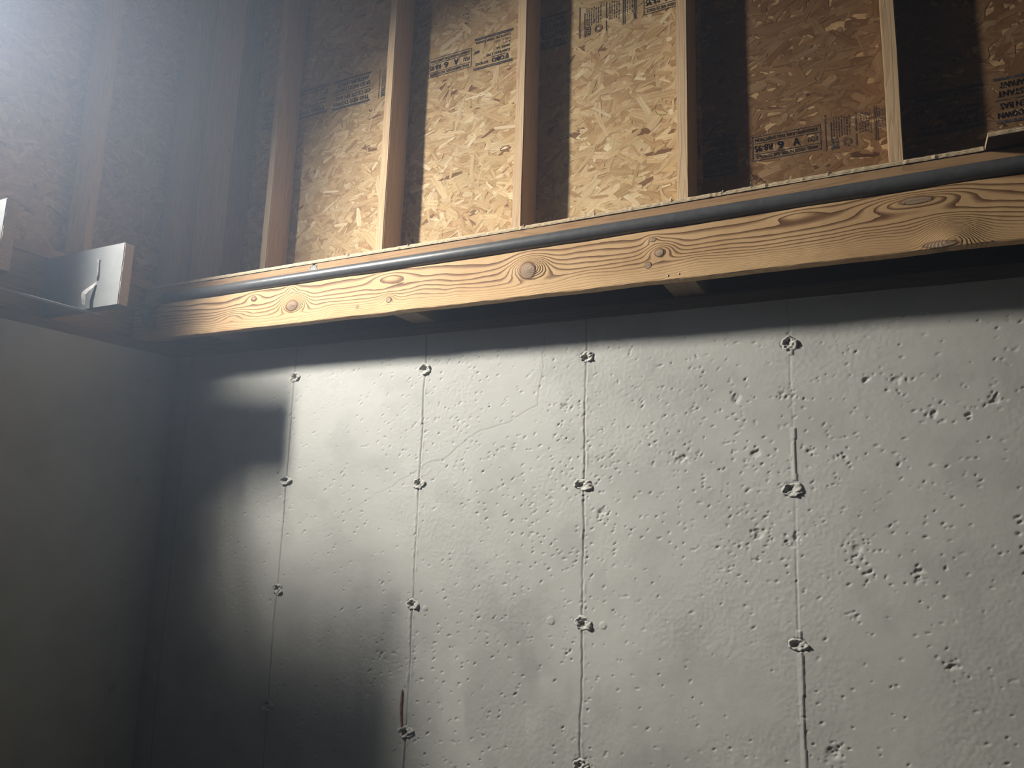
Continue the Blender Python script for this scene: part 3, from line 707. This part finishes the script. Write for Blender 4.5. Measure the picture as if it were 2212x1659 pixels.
bm = bmesh.new(); box_bm(bm, (-.08, YB + .02, .2885), (.29, -.955, .3005)); box_bm(bm, (-1.1, -2.14, .2885), (-.0805, -1.22, .3005)); sub = link('subfloor', to_mesh(bm, 'subfloor'), M_PLY); tag(sub, 'plywood subfloor remnant on the left joists', 'plywood')

# ------------------------------------------------------------------ flood lamp on a tripod, beside the picture's left edge
M_BLACK = simple('lamp_black', (.03, .03, .032), .5, .4, .1, 40)
def lens_mat():
    m = bpy.data.materials.new('lamp_lens'); m.use_nodes = True; b = m.node_tree.nodes['Principled BSDF']
    b.inputs['Base Color'].default_value = (.9, .9, .9, 1); b.inputs['Emission Color'].default_value = (1, .985, .95, 1); b.inputs['Emission Strength'].default_value = 6.0
    return m
lamp = empty('flood_lamp', (LAMP.x, LAMP.y, .301)); tag(lamp, 'black flood lamp on a tripod standing on the subfloor', 'lamp')
def in_lamp(o): o.matrix_world = LAMP_M; o.parent = lamp; o.matrix_parent_inverse = Matrix.Translation(lamp.location).inverted(); return o
bm = bmesh.new(); box_bm(bm, (-.085, -.18, .008), (.085, .18, .05)); bmesh.ops.bevel(bm, geom=list(bm.edges), offset=.008, segments=2, affect='EDGES')
in_lamp(link('housing', to_mesh(bm, 'housing'), M_BLACK))
bm = bmesh.new(); box_bm(bm, (-.072, -.162, .002), (.072, .162, .0075)); in_lamp(link('lens', to_mesh(bm, 'lens'), lens_mat()))
for k in range(7):
    bm = bmesh.new(); box_bm(bm, (-.07, -.15 + k * .045, .0505), (.07, -.144 + k * .045, .066)); in_lamp(link('cooling_fin', to_mesh(bm, 'cooling_fin'), M_BLACK))
hub = Vector((LAMP.x, LAMP.y, LAMP.z - .22)) + LZ * .02
keep(link('bracket', tube_mesh('bracket', [LAMP + LX * .098 + LZ * .03, LAMP + LX * .098 + LZ * .03 - LY * .05, hub + LX * .06, hub, hub - LX * .06, LAMP - LX * .098 + LZ * .03 - LY * .05, LAMP - LX * .098 + LZ * .03], .007, 8), M_BLACK), lamp)
keep(link('pole', tube_mesh('pole', [(hub.x, hub.y, hub.z), (hub.x, hub.y, .55)], .013, 12), M_BLACK), lamp)
for a in (.2, 2.3, 4.4):
    d = Vector((.22 * math.cos(a), .26 * math.sin(a), 0)); foot = Vector((hub.x, hub.y, .306)) + d
    keep(link('leg', tube_mesh('leg', [(hub.x, hub.y, .78), foot], .009, 8), M_BLACK), lamp)

# ------------------------------------------------------------------ the rest of the room shell
def shell(name, a, b, mat): return tag(side_box(name, a, b, mat), kind='structure')
shell('floor', (-.3, YB - .1, ZF - .1), (XR + .1, .22, ZF), M_FLOOR)
shell('ceiling', (-.3, YB - .1, ZC), (XR + .1, .22, ZC + .1), M_PLAIN)
shell('wall_right', (XR, YB - .1, ZF), (XR + .1, .22, ZC), M_PLAIN)
shell('wall_front', (-.3, YB - .1, ZF), (XR, YB, ZC), M_PLAIN)
# the dark passage behind the doorway in which the lamp stands
shell('wall_passage', (-1.2, -2.4, .25), (-1.12, -1.0, ZC), M_PLAIN)
shell('wall_passage', (-1.12, -1.2, .25), (-.217, -1.12, ZC), M_PLAIN)
shell('wall_passage', (-1.12, -2.25, .25), (-.217, -2.16, ZC), M_PLAIN)
shell('ceiling_passage', (-1.2, -2.4, ZC), (-.3, -1.0, ZC + .1), M_PLAIN)
shell('floor_passage', (-1.2, -2.4, .15), (-.217, -1.0, .25), M_PLAIN)
